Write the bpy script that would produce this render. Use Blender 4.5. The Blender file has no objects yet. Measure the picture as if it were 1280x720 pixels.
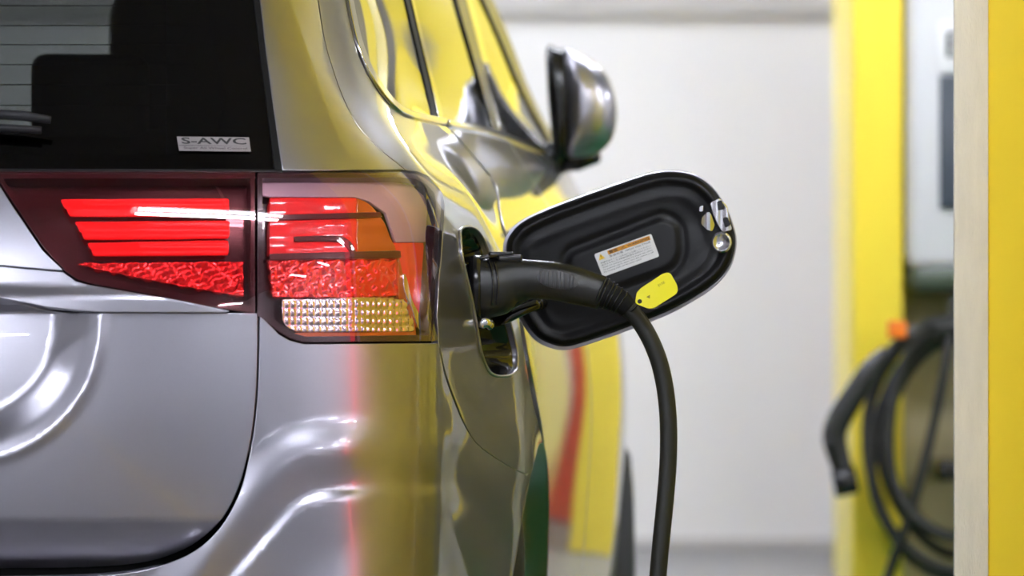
import bpy, bmesh, math, random
import numpy as np
from mathutils import Vector, Matrix, geometry
random.seed(7); rng = np.random.RandomState(7)
SC = bpy.context.scene
COL = SC.collection
# ------------------------------------------------------------------ camera, world, exposure
F = 6700.0          # focal length in pixels of the 1280 px frame (a long lens)
H = 0.92            # camera height above the floor
cam = bpy.data.cameras.new('camera'); camo = bpy.data.objects.new('camera', cam); COL.objects.link(camo)
cam.sensor_width = 36; cam.lens = 36 * F / 1280; cam.clip_start = .05; cam.clip_end = 200
camo.location = (0, 0, H); camo.rotation_euler = (math.radians(90), 0, 0)
cam.dof.use_dof = True; cam.dof.focus_distance = 7.0; cam.dof.aperture_fstop = 5.3
SC.camera = camo
w = bpy.data.worlds.new('world'); SC.world = w; w.use_nodes = True
w.node_tree.nodes['Background'].inputs[0].default_value = (.9, .93, 1, 1)
w.node_tree.nodes['Background'].inputs[1].default_value = .6
SC.view_settings.view_transform = 'Standard'; SC.view_settings.look = 'None'
SC.view_settings.exposure = 1.05; SC.view_settings.gamma = 1; SC.view_settings.use_curve_mapping = False
SC.cycles.use_denoising = True; SC.cycles.max_bounces = 10; SC.cycles.transparent_max_bounces = 16
SC.cycles.caustics_reflective = False; SC.cycles.caustics_refractive = False
LAMP = 45.0          # strength of the fluorescent battens

# ------------------------------------------------------------------ materials
def srgb(r, g, b):
    return tuple(((c / 255) / 12.92 if c / 255 <= .04045 else ((c / 255 + .055) / 1.055) ** 2.4) for c in (r, g, b)) + (1,)
M = {}
def mat(name, col, rough=.5, metal=0., coat=0., coatr=.03, spec=.5, bump=0, bscale=60, var=0, vscale=8, emit=0, emcol=None, trans=0, ior=1.45, aniso_scale=None):
    m = bpy.data.materials.new(name); m.use_nodes = True; nt = m.node_tree; b = nt.nodes['Principled BSDF']
    if len(col) == 3: col = tuple(col) + (1,)
    b.inputs['Base Color'].default_value = col; b.inputs['Roughness'].default_value = rough
    b.inputs['Metallic'].default_value = metal; b.inputs['Coat Weight'].default_value = coat
    b.inputs['Coat Roughness'].default_value = coatr; b.inputs['Specular IOR Level'].default_value = spec
    b.inputs['IOR'].default_value = ior; b.inputs['Transmission Weight'].default_value = trans
    if emit: b.inputs['Emission Color'].default_value = emcol or col; b.inputs['Emission Strength'].default_value = emit
    tc = nt.nodes.new('ShaderNodeTexCoord')
    vec = tc.outputs['Object']
    if aniso_scale:
        mp = nt.nodes.new('ShaderNodeMapping'); mp.inputs['Scale'].default_value = aniso_scale
        nt.links.new(vec, mp.inputs[0]); vec = mp.outputs[0]
    if var:
        n = nt.nodes.new('ShaderNodeTexNoise'); n.inputs['Scale'].default_value = vscale; n.inputs['Detail'].default_value = 5
        nt.links.new(vec, n.inputs['Vector'])
        mx = nt.nodes.new('ShaderNodeMix'); mx.data_type = 'RGBA'
        mx.inputs['A'].default_value = tuple(c * (1 - var) for c in col[:3]) + (1,)
        mx.inputs['B'].default_value = tuple(min(1, c * (1 + var)) for c in col[:3]) + (1,)
        nt.links.new(n.outputs['Fac'], mx.inputs['Factor']); nt.links.new(mx.outputs['Result'], b.inputs['Base Color'])
    if bump:
        n = nt.nodes.new('ShaderNodeTexNoise'); n.inputs['Scale'].default_value = bscale; n.inputs['Detail'].default_value = 4
        nt.links.new(vec, n.inputs['Vector'])
        bp = nt.nodes.new('ShaderNodeBump'); bp.inputs['Strength'].default_value = bump; bp.inputs['Distance'].default_value = .002
        nt.links.new(n.outputs['Fac'], bp.inputs['Height']); nt.links.new(bp.outputs[0], b.inputs['Normal'])
    M[name] = m; return m
def glassmat(name, tint, ior=1.5, rough=.0, mult=1.0):
    m = bpy.data.materials.new(name); m.use_nodes = True; nt = m.node_tree
    for n in list(nt.nodes): nt.nodes.remove(n)
    o = nt.nodes.new('ShaderNodeOutputMaterial'); t = nt.nodes.new('ShaderNodeBsdfTransparent'); g = nt.nodes.new('ShaderNodeBsdfGlossy')
    t.inputs[0].default_value = tuple(tint) + (1,); g.inputs['Roughness'].default_value = rough; g.inputs['Color'].default_value = (mult, mult, mult, 1)
    f = nt.nodes.new('ShaderNodeFresnel'); f.inputs['IOR'].default_value = ior
    ge = nt.nodes.new('ShaderNodeNewGeometry'); mr_ = nt.nodes.new('ShaderNodeMapRange')      # a thin pane: same reflection from both sides
    mr_.inputs['To Min'].default_value = ior; mr_.inputs['To Max'].default_value = 1 / ior
    nt.links.new(ge.outputs['Backfacing'], mr_.inputs['Value']); nt.links.new(mr_.outputs['Result'], f.inputs['IOR'])
    mx = nt.nodes.new('ShaderNodeMixShader'); nt.links.new(f.outputs[0], mx.inputs[0]); nt.links.new(t.outputs[0], mx.inputs[1]); nt.links.new(g.outputs[0], mx.inputs[2])
    nt.links.new(mx.outputs[0], o.inputs[0]); M[name] = m; return m
mat('paint', (.41, .40, .45), .34, 1.0, coat=1, coatr=.015, var=.05, vscale=900)
mat('paint_edge', (.30, .30, .32), .35, 1.0, coat=.6)
mat('black_shell', (.006, .006, .006), .9, spec=.1)
mat('piano_black', (.006, .006, .006), .12, coat=1, coatr=.02)
mat('gloss_black', (.01, .01, .011), .22)
mat('rubber', (.008, .008, .008), .6, spec=.12)
mat('flap_black', (.005, .005, .0055), .42, spec=.3, bump=.05, bscale=900)
mat('handle_black', (.014, .014, .013), .27, bump=.25, bscale=1100)
mat('cable_black', (.018, .018, .015), .42)
mat('grip_grey', (.06, .06, .063), .5)
mat('chrome', (.75, .75, .77), .08, 1.0)
mat('satin_silver', (.7, .7, .72), .25, 1.0)
mat('tail_red_bar', (.8, .02, .02), .3, emit=.24, emcol=(1, .008, .012, 1))
mat('tail_red', (.75, .012, .015), .25, emit=.05, emcol=(1, .015, .015, 1), coat=1)
mat('tail_red_facet', (.85, .03, .03), .14, .75, emit=.05, emcol=(1, .02, .015, 1), coat=1)
mat('tail_amber', (.42, .075, .008), .25, coat=1, emit=.02, emcol=(1, .2, .01, 1))
mat('tail_dark', (.03, .006, .010), .25, coat=.6)
mat('tail_mark', (.09, .006, .008), .3)
mat('reflector', (.86, .86, .84), .08, 1.0)
mat('pink_liner', (.55, .40, .48), .25, .45)  # pale pink stands in for the pale wall reflected in the lens
mat('pink_reflector', (.62, .48, .55), .16, 1.0)
glassmat('lens_red', (.93, .50, .53), 1.5)
glassmat('lens_clear', (.96, .84, .86), 1.5)
glassmat('privacy_glass', (.34, .35, .35), 1.5)
glassmat('rear_glass_tint', (.115, .122, .12), 1.45)
glassmat('side_glass', (.10, .10, .105), 1.6)
glassmat('windscreen_glass', (.8, .82, .8), 1.45)
mat('label_white', (.82, .82, .82), .35)
mat('sticker_silver', (.27, .245, .245), .35, .3)
mat('label_orange', srgb(222, 150, 20), .4)
mat('label_yellow', srgb(240, 200, 30), .4)
mat('ink', (.02, .02, .02), .5)
mat('tag_yellow', (.95, .86, .02), .35, coat=.3)
mat('pillar_yellow', (.98, .77, .06), .34, bump=.15, bscale=25, coat=.04, coatr=.3)
mat('near_yellow', (.98, .74, .03), .38, bump=.35, bscale=30, coat=.2, coatr=.15)
mat('pillar_cream', (.90, .84, .72), .55, bump=.5, bscale=120, var=.10, vscale=14, aniso_scale=(6, 6, 1))
mat('board_olive', srgb(165, 156, 128), .5, var=.12, vscale=3)
mat('charger_white', srgb(214, 214, 216), .35)
mat('charger_dark', srgb(62, 70, 80), .3)
mat('charger_base', srgb(70, 82, 66), .4)
mat('clip_orange', srgb(240, 120, 20), .45)
mat('wall_white', (.83, .83, .85), .7, bump=.1, bscale=15, var=.03, vscale=1.2)
mat('wall_grey', (.50, .49, .485), .7)
mat('wall_mid', (.78, .78, .79), .7, var=.05, vscale=1)
mat('ceiling_grey', (.30, .30, .31), .8, var=.06, vscale=2)
mat('floor_grey', (.20, .20, .205), .45, var=.15, vscale=3, bump=.2, bscale=50)
mat('floor_green', srgb(20, 92, 48), .32, var=.1, vscale=4, bump=.1, bscale=40)
mat('line_yellow', srgb(235, 195, 20), .4)
mat('tyre', (.014, .014, .014), .7)
mat('wheel_alloy', (.45, .45, .46), .25, 1)
mat('seat_fabric', (.014, .014, .015), .9, spec=.1)
mat('trim_dark', (.01, .01, .01), .8, spec=.15)
mat('switch_grey', (.06, .063, .065), .4)
mat('sign_red_lit', (.8, .02, .03), .4, emit=2.4, emcol=(1, .05, .10, 1))  # glow added only for the red streak on the bumper
mat('red_box', (.72, .03, .02), .35)
mat('white_box', (.85, .85, .85), .4)
mat('fixture_white', (.8, .8, .8), .5)
mat('tube_light', (1, 1, 1), .5, emit=LAMP, emcol=(.93, .97, 1.08, 1))
mat('wiper_black', (.012, .012, .014), .5, spec=.3)

# ------------------------------------------------------------------ object helpers
def W(p):                       # camera-height-relative point -> world
    return (p[0], p[1], p[2] + H)
def ray(px, py, Y):             # a pixel of the photograph at depth Y
    return np.array([(px - 640) / F * Y, Y, (360 - py) / F * Y + H])
def root_loc(o):
    v = Vector((0, 0, 0))
    while o is not None: v += o.location; o = o.parent
    return v
def thing(name, label, cat, loc=(0, 0, 0), group=None):
    o = bpy.data.objects.new(name, None); COL.objects.link(o); o.location = loc
    o.empty_display_size = .1
    tag(o, label, cat, group); return o
def tag(o, label, cat=None, group=None):
    o['label'] = label
    if cat: o['category'] = cat
    if group: o['group'] = group
    return o
def mk(name, V, Fc, material, parent=None, normals=None, smooth=True, label=None, kind=None, mats=None, midx=None):
    me = bpy.data.meshes.new(name)
    V = np.asarray(V, float)
    if parent is not None: V = V - np.array(root_loc(parent))
    me.from_pydata([tuple(v) for v in V], [], [tuple(int(i) for i in f) for f in Fc]); me.update()
    me.materials.append(M[material])
    if smooth: me.shade_smooth()
    if normals is not None:
        me.normals_split_custom_set_from_vertices([tuple(n) for n in normals])
    o = bpy.data.objects.new(name, me); COL.objects.link(o)
    if parent is not None: o.parent = parent
    if label: o['label'] = label
    if kind: o['kind'] = kind
    return o
class MB:
    def __init__(s): s.v = []; s.f = []
    def add(s, V, Fc):
        n = len(s.v); s.v += [tuple(v) for v in V]; s.f += [tuple(i + n for i in f) for f in Fc]; return s
    def box(s, x0, x1, y0, y1, z0, z1, b=0.0):
        if b <= 0:
            V = [(x, y, z) for x in (x0, x1) for y in (y0, y1) for z in (z0, z1)]
            return s.add(V, [(0, 1, 3, 2), (4, 6, 7, 5), (0, 4, 5, 1), (2, 3, 7, 6), (0, 2, 6, 4), (1, 5, 7, 3)])
        bm = bmesh.new(); bmesh.ops.create_cube(bm, size=1)
        for v in bm.verts: v.co = ((x0 + x1) / 2 + v.co.x * (x1 - x0), (y0 + y1) / 2 + v.co.y * (y1 - y0), (z0 + z1) / 2 + v.co.z * (z1 - z0))
        bmesh.ops.bevel(bm, geom=list(bm.edges), offset=b, segments=3, affect='EDGES', profile=.5)
        bm.verts.index_update(); V = [tuple(v.co) for v in bm.verts]; Fc = [[v.index for v in f.verts] for f in bm.faces]; bm.free()
        return s.add(V, Fc)
    def tube(s, pts, r, n=12, caps=True, flat=1.0, up=(0, 1, 0)):
        P = np.asarray(pts, float); k = len(P); R = np.full(k, r) if np.isscalar(r) else np.asarray(r, float)
        T = np.gradient(P, axis=0); T /= np.linalg.norm(T, axis=1)[:, None]
        up = np.asarray(up, float); V = []; pu = None
        for i in range(k):
            a = (up if pu is None else pu); a = a - T[i] * a.dot(T[i])
            if np.linalg.norm(a) < 1e-4: a = np.array([1, 0, 0]) - T[i] * T[i][0]
            a /= np.linalg.norm(a); b = np.cross(T[i], a); pu = a
            for j in range(n):
                t = 2 * math.pi * j / n
                V.append(P[i] + R[i] * (math.cos(t) * a * flat + math.sin(t) * b))
        Fc = [(i * n + j, i * n + (j + 1) % n, (i + 1) * n + (j + 1) % n, (i + 1) * n + j) for i in range(k - 1) for j in range(n)]
        if caps: Fc += [tuple(range(n))[::-1], tuple(range((k - 1) * n, k * n))]
        return s.add(V, Fc)
    def build(s, name, material, parent=None, **k): return mk(name, s.v, s.f, material, parent, **k)
def sharp(o, deg=35):
    me = o.data; a = math.radians(deg)
    bm = bmesh.new(); bm.from_mesh(me); bmesh.ops.recalc_face_normals(bm, faces=bm.faces)
    for e in bm.edges:
        if len(e.link_faces) == 2 and e.calc_face_angle(0) > a: e.smooth = False
        elif len(e.link_faces) != 2: e.smooth = False
    bm.to_mesh(me); bm.free(); return o
def smooth_curve(pts, n=12, closed=False):       # Catmull-Rom through points
    P = np.asarray(pts, float)
    if closed: Q = np.vstack([P[-1], P, P[0], P[1]])
    else: Q = np.vstack([2 * P[0] - P[1], P, 2 * P[-1] - P[-2]])
    out = []
    for i in range(len(Q) - 3):
        p0, p1, p2, p3 = Q[i:i + 4]
        for t in np.linspace(0, 1, n, endpoint=False):
            out.append(.5 * ((2 * p1) + (-p0 + p2) * t + (2 * p0 - 5 * p1 + 4 * p2 - p3) * t * t + (-p0 + 3 * p1 - 3 * p2 + p3) * t ** 3))
    if not closed: out.append(Q[-2])
    return np.array(out)
def dens(pts, step=4.0, closed=True):
    P = [np.asarray(p, float) for p in pts]; out = []; n = len(P)
    for i in range(n if closed else n - 1):
        a, b = P[i], P[(i + 1) % n]; k = max(1, int(np.linalg.norm(b - a) / step))
        for t in range(k): out.append(a + (b - a) * t / k)
    if not closed: out.append(P[-1])
    return np.array(out)
def rounded(pts, r, seg=5):                       # polygon with rounded corners
    P = np.asarray(pts, float); n = len(P); out = []
    rr = [r] * n if np.isscalar(r) else r
    for i in range(n):
        a, b, c = P[i - 1], P[i], P[(i + 1) % n]
        la, lc = np.linalg.norm(a - b), np.linalg.norm(c - b); q = min(rr[i], la * .49, lc * .49)
        if q <= 0: out.append(b); continue
        p0 = b + (a - b) / la * q; p1 = b + (c - b) / lc * q
        for t in np.linspace(0, 1, seg): out.append((1 - t) ** 2 * p0 + 2 * t * (1 - t) * b + t * t * p1)
    return np.array(out)
def sdist(px, py, poly, closed=False):            # signed distance to a polyline (or polygon: positive inside)
    P = np.asarray(poly, float); A = P if closed else P[:-1]; B = np.roll(P, -1, 0) if closed else P[1:]
    q = np.stack([np.ravel(px), np.ravel(py)], 1); out = np.empty(len(q))
    for s in range(0, len(q), 20000):
        Q = q[s:s + 20000, None, :]; AB = (B - A)[None]; t = np.clip(((Q - A) * AB).sum(2) / (AB ** 2).sum(2), 0, 1)
        D = Q - (A + t[..., None] * AB); d = np.hypot(D[..., 0], D[..., 1]); k = d.argmin(1); i = np.arange(len(k))
        dm = d[i, k]
        if closed:
            y = Q[..., 1]; x = Q[..., 0]; c = ((A[:, 1] > y) != (B[:, 1] > y))
            with np.errstate(divide='ignore', invalid='ignore'):
                xi = A[:, 0] + (y - A[:, 1]) * (B[:, 0] - A[:, 0]) / (B[:, 1] - A[:, 1])
            ins = (c & (x < xi)).sum(1) % 2 == 1
            out[s:s + 20000] = np.where(ins, dm, -dm)
        else:
            cr = AB[0, k, 0] * D[i, k, 1] - AB[0, k, 1] * D[i, k, 0]
            out[s:s + 20000] = np.sign(cr) * dm
    return out.reshape(np.shape(px))
def ss(x): x = np.clip(x, 0, 1); return x * x * (3 - 2 * x)

# ------------------------------------------------------------------ car body master surface (tensor cubic B-spline)
def base_x(Y): return np.interp(Y, [7.3, 7.4, 7.95, 8.5, 9, 9.6, 10.0, 10.6, 11.1, 11.3], [.014, .022, .066, .112, .152, .199, .220, .215, .11, -.12])
YS = [7.65, 7.95, 8.5, 9.0, 9.6, 10.0, 10.6, 11.1, 11.3]
CX = -.93           # centre of the car at its tail
def rowspec(z, s, rear, corner, Y9=7.3, Y10=7.4):
    """rear: Y at centre, px0, px160, px322 ; corner: list of (px, Y) for columns 4..10"""
    c = [(CX, rear[0])]
    for p, Y in zip((0, 160, 322), rear[1:]): c.append(((p - 640) / F * Y, Y))
    c = [(CX - .12, rear[0] + .012)] + c
    for p, Y in corner: c.append(((p - 640) / F * Y, Y))
    for Y in YS: c.append((float(base_x(Y)) - s * (1 - (.11 if z < .3 else .06) * min(2.2, Y - 7.6)), Y))
    return [(x, Y, z) for x, Y in c]
ROWS = [
 rowspec(-.70, .06, (6.60, 6.59, 6.60, 6.64), [(430, 6.69), (492, 6.77), (528, 6.85), (540, 6.93), (560, 7.06), (612, 7.3), (638, 7.4)]),
 rowspec(-.50, .02, (6.69, 6.68, 6.68, 6.68), [(434, 6.66), (500, 6.75), (538, 6.835), (551, 6.93), (572, 7.06), (622, 7.3), (645, 7.4)]),
 rowspec(-.36, .01, (6.664, 6.654, 6.658, 6.67), [(436, 6.69), (502, 6.755), (541, 6.84), (554, 6.93), (576, 7.06), (628, 7.3), (651, 7.4)]),
 rowspec(-.27, .003, (6.634, 6.624, 6.632, 6.658), [(437, 6.695), (503, 6.76), (542, 6.84), (557, 6.93), (580, 7.06), (636, 7.3), (657, 7.4)]),
 rowspec(-.18, .0, (6.622, 6.612, 6.622, 6.655), [(438, 6.70), (504, 6.765), (543, 6.84), (558, 6.93), (582, 7.06), (638, 7.3), (659, 7.4)]),
 rowspec(-.10, .008, (6.622, 6.612, 6.622, 6.656), [(440, 6.706), (505, 6.77), (543, 6.84), (558, 6.93), (582, 7.06), (633, 7.3), (650, 7.4)]),
 rowspec(-.03, .020, (6.627, 6.617, 6.627, 6.66), [(440, 6.71), (505, 6.78), (543, 6.85), (558, 6.94), (581, 7.06), (625, 7.3), (640, 7.4)]),
 rowspec(.03, .035, (6.635, 6.625, 6.635, 6.665), [(438, 6.715), (503, 6.785), (541, 6.86), (556, 6.94), (577, 7.06), (616, 7.3), (629, 7.4)]),
 rowspec(.08, .055, (6.65, 6.64, 6.65, 6.68), [(434, 6.725), (499, 6.79), (537, 6.865), (552, 6.95), (570, 7.06), (602, 7.3), (613, 7.4)]),
 rowspec(.13, .082, (6.675, 6.66, 6.67, 6.70), [(426, 6.74), (489, 6.80), (524, 6.88), (540, 6.96), (555, 7.07), (582, 7.3), (593, 7.4)]),
 rowspec(.18, .115, (6.70, 6.69, 6.70, 6.73), [(408, 6.775), (460, 6.84), (495, 6.91), (512, 6.99), (524, 7.1), (544.5, 7.3), (555, 7.4)]),
 rowspec(.23, .148, (6.74, 6.725, 6.735, 6.765), [(392, 6.805), (432, 6.865), (460, 6.94), (478, 7.03), (494.5, 7.14), (515, 7.31), (527, 7.43)]),
 rowspec(.28, .175, (6.78, 6.765, 6.775, 6.80), [(378, 6.832), (409, 6.89), (437, 6.97), (456, 7.06), (474, 7.17), (494, 7.33), (506, 7.45)]),
 rowspec(.34, .192, (6.83, 6.81, 6.82, 6.84), [(360, 6.878), (393, 6.93), (421, 7.0), (440, 7.09), (458, 7.20), (478, 7.35), (493, 7.48)]),
 rowspec(.42, .212, (6.90, 6.88, 6.89, 6.905), [(346, 6.94), (386, 6.99), (411, 7.07), (428, 7.15), (445, 7.25), (463, 7.38), (476.5, 7.5)]),
 rowspec(.52, .245, (6.99, 6.97, 6.98, 6.99), [(338, 7.015), (367, 7.06), (389, 7.13), (406, 7.21), (421, 7.30), (437, 7.42), (450, 7.53)]),
 rowspec(.62, .285, (7.09, 7.07, 7.08, 7.09), [(328, 7.10), (346, 7.14), (363, 7.20), (377, 7.27), (391, 7.35), (406, 7.46), (418, 7.56)]),
]
NET = np.array(ROWS)                       # [row, col, 3]
ZR = NET[:, 0, 2]
NR, NC = NET.shape[:2]
_r = NET[6]; ARC = np.concatenate([[0], np.cumsum(np.linalg.norm(np.diff(_r, axis=0), axis=1))])
def ext(N):
    N = np.concatenate([2 * N[:1] - N[1:2], N, 2 * N[-1:] - N[-2:-1]], 0)
    return np.concatenate([2 * N[:, :1] - N[:, 1:2], N, 2 * N[:, -1:] - N[:, -2:-1]], 1)
NETX = ext(NET)
def bs(t, n):
    i = np.clip(np.floor(t).astype(int), 0, n - 2); f = t - i
    B = np.stack([(1 - f) ** 3, 3 * f ** 3 - 6 * f ** 2 + 4, -3 * f ** 3 + 3 * f ** 2 + 3 * f + 1, f ** 3], -1) / 6
    return i, B
def base_raw(U, V):
    U = np.asarray(U, float); V = np.asarray(V, float)
    a = np.interp(U, ARC, np.arange(NC)); b = np.interp(V, ZR, np.arange(NR))
    i, A = bs(a, NC); j, B = bs(b, NR); P = 0
    for k in range(4):
        for l in range(4):
            P = P + NETX[j + l, i + k] * (A[..., k] * B[..., l])[..., None]
    return P
def base_nrm(U, V, fn=None, e=.0015):
    fn = fn or base_raw
    du = fn(U + e, V) - fn(U - e, V); dv = fn(U, V + e) - fn(U, V - e)
    n = np.cross(du, dv); return n / np.linalg.norm(n, axis=-1)[..., None]
def proj(P): return 640 + F * P[..., 0] / P[..., 1], 360 - F * P[..., 2] / P[..., 1]
# inversion table
_U = np.linspace(0, ARC[-5] + .1, 900); _V = np.linspace(ZR[0], ZR[-1], 200)
_UU, _VV = np.meshgrid(_U, _V); _P = base_raw(_UU, _VV); _PX, _PY = proj(_P)
def inv(px, py, Ymin=0, Ymax=99):
    px = np.asarray(px, float); py = np.asarray(py, float); u = np.empty(len(px)); v = np.empty(len(px))
    ok = (_P[..., 1] > Ymin) & (_P[..., 1] < Ymax)
    X = np.where(ok, _PX, 1e9)
    for k in range(len(px)):
        i = ((X - px[k]) ** 2 + (_PY - py[k]) ** 2).argmin(); i = np.unravel_index(i, _PX.shape); u[k] = _UU[i]; v[k] = _VV[i]
    u0, v0 = u.copy(), v.copy(); e = 1e-3
    for it in range(7):
        x, y = proj(base_raw(u, v)); xu, yu = proj(base_raw(u + e, v)); xv, yv = proj(base_raw(u, v + e))
        a, b, c, d = (xu - x) / e, (xv - x) / e, (yu - y) / e, (yv - y) / e; D = a * d - b * c
        D = np.where(np.abs(D) < 1e-3, 1e-3, D); rx, ry = px - x, py - y
        u += np.clip((d * rx - b * ry) / D, -.03, .03); v += np.clip((-c * rx + a * ry) / D, -.03, .03)
    bad = np.hypot(u - u0, v - v0) > .08
    return np.where(bad, u0, u), np.where(bad, v0, v)
def uvYZ(Y, z):                              # a point of the flank given by depth and height
    Y = np.asarray(Y, float); z = np.asarray(z, float); lo = np.full(Y.shape, ARC[8]); hi = np.full(Y.shape, ARC[-1])
    b = np.array(z, float)
    for it in range(40):
        m = (lo + hi) / 2; y = base_raw(m, b)[..., 1]; lo = np.where(y < Y, m, lo); hi = np.where(y < Y, hi, m)
    return (lo + hi) / 2, b

# displacement of the master surface, metres along the normal, as a function of the undisplaced point
TG_OUT = smooth_curve([(124, 380), (121, 400), (117, 435), (103, 480), (72, 522), (30, 553), (-20, 570), (-100, 582), (-320, 588)], 8)
BC1 = smooth_curve([(120, 860), (200, 772), (250, 712), (300, 648), (330, 608), (358, 581), (389, 567), (455, 560), (550, 558), (700, 560)], 8)
BC2 = smooth_curve([(160, 860), (250, 775), (300, 716), (345, 664), (372, 636), (405, 624), (469, 619), (550, 618), (700, 620)], 8)
KINK = smooth_curve([(310, -200), (340, -60), (359, 0), (387, 82), (414, 157), (444, 214), (462, 245)], 8)
def D_none(px, py): return np.zeros_like(px)
def D_tail(px, py):
    d = sdist(px, py, TG_OUT)              # positive on the left/upper side?
    d = np.where(True, d, d)
    r = -.034 * ss((d + 2) / 62.) + .0035 * np.exp(-((d + 6) / 7.) ** 2)
    r = r * ss((py - 372) / 16.)
    lip = .004 * np.exp(-((py - 392) / 8.) ** 2)
    low = -.00045 * np.clip(py - 648, 0, 90) * ss((py - 640) / 22.)
    return r + low
def D_upper(px, py):                       # shelf of the tailgate between the lamp and the lower panel
    return .010 * ss((py - 352) / 25.) + .0002 * np.clip(330 - py, 0, 60) * 0
def D_wave(px, py):                       # slow pressed-in waves of the flank panels
    g = ss((px - 549) / 18.) * ss((py - 425) / 60.)
    return g * (.0011 * np.sin(py * .034 + px * .05) + .0007 * np.sin(py * .061 - px * .09 + 1.))
def D_bump(px, py):
    d1 = sdist(px, py, BC1); d2 = sdist(px, py, BC2)
    f = .46 * (1 - .72 * ss((px - 415) / 70.))
    f = f * (1 - ss((px - 545) / 50.))
    a = .022 * ss((d1 + 46) / 46.) - .018 * ss(d1 / 46.)
    b = .014 * ss((d2 + 14) / 18.) - .004 * ss((d2 - 8) / 60.)
    return (a + b) * f + D_wave(px, py)
def D_pillar(px, py):
    d = sdist(px, py, KINK); g = ss((225 - py) / 40.)
    return g * .004 * (np.exp(-np.sqrt(d * d + 3) / 20.))
def surf(disp, off=0.0):
    def fn(U, V):
        P = base_raw(U, V)
        if disp is None and off == 0: return P
        N = base_nrm(U, V)
        h = np.full(P.shape[:-1], float(off))
        if disp is not None:
            x, y = proj(P); h = h + disp(x, y)
        return P + N * h[..., None]
    return fn

# mirror plane of the car (for its far flank)
YAW = math.atan(.08)
MN = np.array([math.cos(YAW), -math.sin(YAW), 0]); MC = np.array([CX, 6.6, 0])
def mirrored(V): V = np.asarray(V); return V - 2 * ((V - MC) @ MN)[:, None] * MN
car = thing('car', 'silver car parked with charging plug in its side, rear corner nearest', 'car', (-.72, 9.0, 0))

def panel(name, loop, material, parent=car, disp=None, off=0., thick=.012, res=.008, holes=(), r=.0012, space='px',
          step=4., Yr=(0, 99), mirror=False, extra=None, label=None, gap=0.0):
    def touv(L):
        L = np.asarray(L, float)
        if space == 'px': return np.stack(inv(L[:, 0], L[:, 1], *Yr), 1)
        if space == 'yz': return np.stack(uvYZ(L[:, 0], L[:, 1]), 1)
        return L
    loops = [touv(dens(loop, step if space == 'px' else step * .004))] + [touv(dens(h, step if space == 'px' else step * .004)) for h in holes]
    def area(L): x, y = L[:, 0], L[:, 1]; return .5 * np.sum(x * np.roll(y, -1) - np.roll(x, -1) * y)
    loops = [L if (area(L) > 0) == (k == 0) else L[::-1] for k, L in enumerate(loops)]
    B = np.vstack(loops); edges = []; s = 0
    for L in loops:
        edges += [(s + i, s + (i + 1) % len(L)) for i in range(len(L))]; s += len(L)
    u0, v0 = B.min(0); u1, v1 = B.max(0); ru, rv = (res, res) if np.isscalar(res) else res
    gu, gv = np.meshgrid(np.arange(u0, u1, ru), np.arange(v0, v1, rv)); gu[1::2] += ru / 2
    g = np.stack([gu.ravel(), gv.ravel()], 1)
    d = sdist(g[:, 0] / ru, g[:, 1] / rv, loops[0] / [ru, rv], True); keep = d > .45
    for L in loops[1:]: keep &= sdist(g[:, 0] / ru, g[:, 1] / rv, L / [ru, rv], True) < -.45
    g = g[keep]; pts = np.vstack([B, g]); sc = 10.0
    vo, eo, fo, ov, oe, of = geometry.delaunay_2d_cdt([Vector((p[0] * sc, p[1] * sc)) for p in pts], edges, [], 1, 1e-7)
    UVv = np.array([(v[0] / sc, v[1] / sc) for v in vo]); Fc = [f for f in fo]
    if len(loops) > 1:
        cen = np.array([UVv[f].mean(0) for f in Fc]); k = np.ones(len(Fc), bool)
        for L in loops[1:]: k &= sdist(cen[:, 0], cen[:, 1], L, True) < 0
        Fc = [f for f, q in zip(Fc, k) if q]
    U, V = UVv[:, 0], UVv[:, 1]; fn = surf(disp, off); P = fn(U, V); N = base_nrm(U, V, fn)
    tri = np.array([f[:3] for f in Fc]); flip = np.sign(np.cross(P[tri[:, 1]] - P[tri[:, 0]], P[tri[:, 2]] - P[tri[:, 0]]) * N[tri[:, 0]]).sum() < 0
    if flip: Fc = [f[::-1] for f in Fc]
    verts = [P]; nrm = [N]; n = len(P); faces = list(Fc)
    if thick > 0:
        for L in loops:
            p = fn(L[:, 0], L[:, 1]); nn = base_nrm(L[:, 0], L[:, 1], fn)
            T = np.roll(p, -1, 0) - np.roll(p, 1, 0); T /= np.linalg.norm(T, axis=1)[:, None] + 1e-12; out = np.cross(T, nn)
            k = len(L); rings = [(p, nn), (p + out * r * .7 - nn * r * .3, (nn + out)), (p + out * r - nn * r, out), (p + out * r - nn * thick, out)]
            for q, m in rings: verts.append(q); m = m / (np.linalg.norm(m, axis=1)[:, None] + 1e-12); nrm.append(m)
            for a in range(3):
                for i in range(k):
                    j = (i + 1) % k; A = n + a * k
                    faces.append((A + i, A + k + i, A + k + j, A + j))
            n += 4 * k
    V3 = np.vstack(verts) + [0, 0, H]; N3 = np.vstack(nrm)
    o = mk(name, V3, faces, material, parent, N3, label=label)
    if mirror:
        R = N3 - 2 * (N3 @ MN)[:, None] * MN
        mk(name, mirrored(V3), [tuple(f)[::-1] for f in faces], material, parent, R)
    return o
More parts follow.
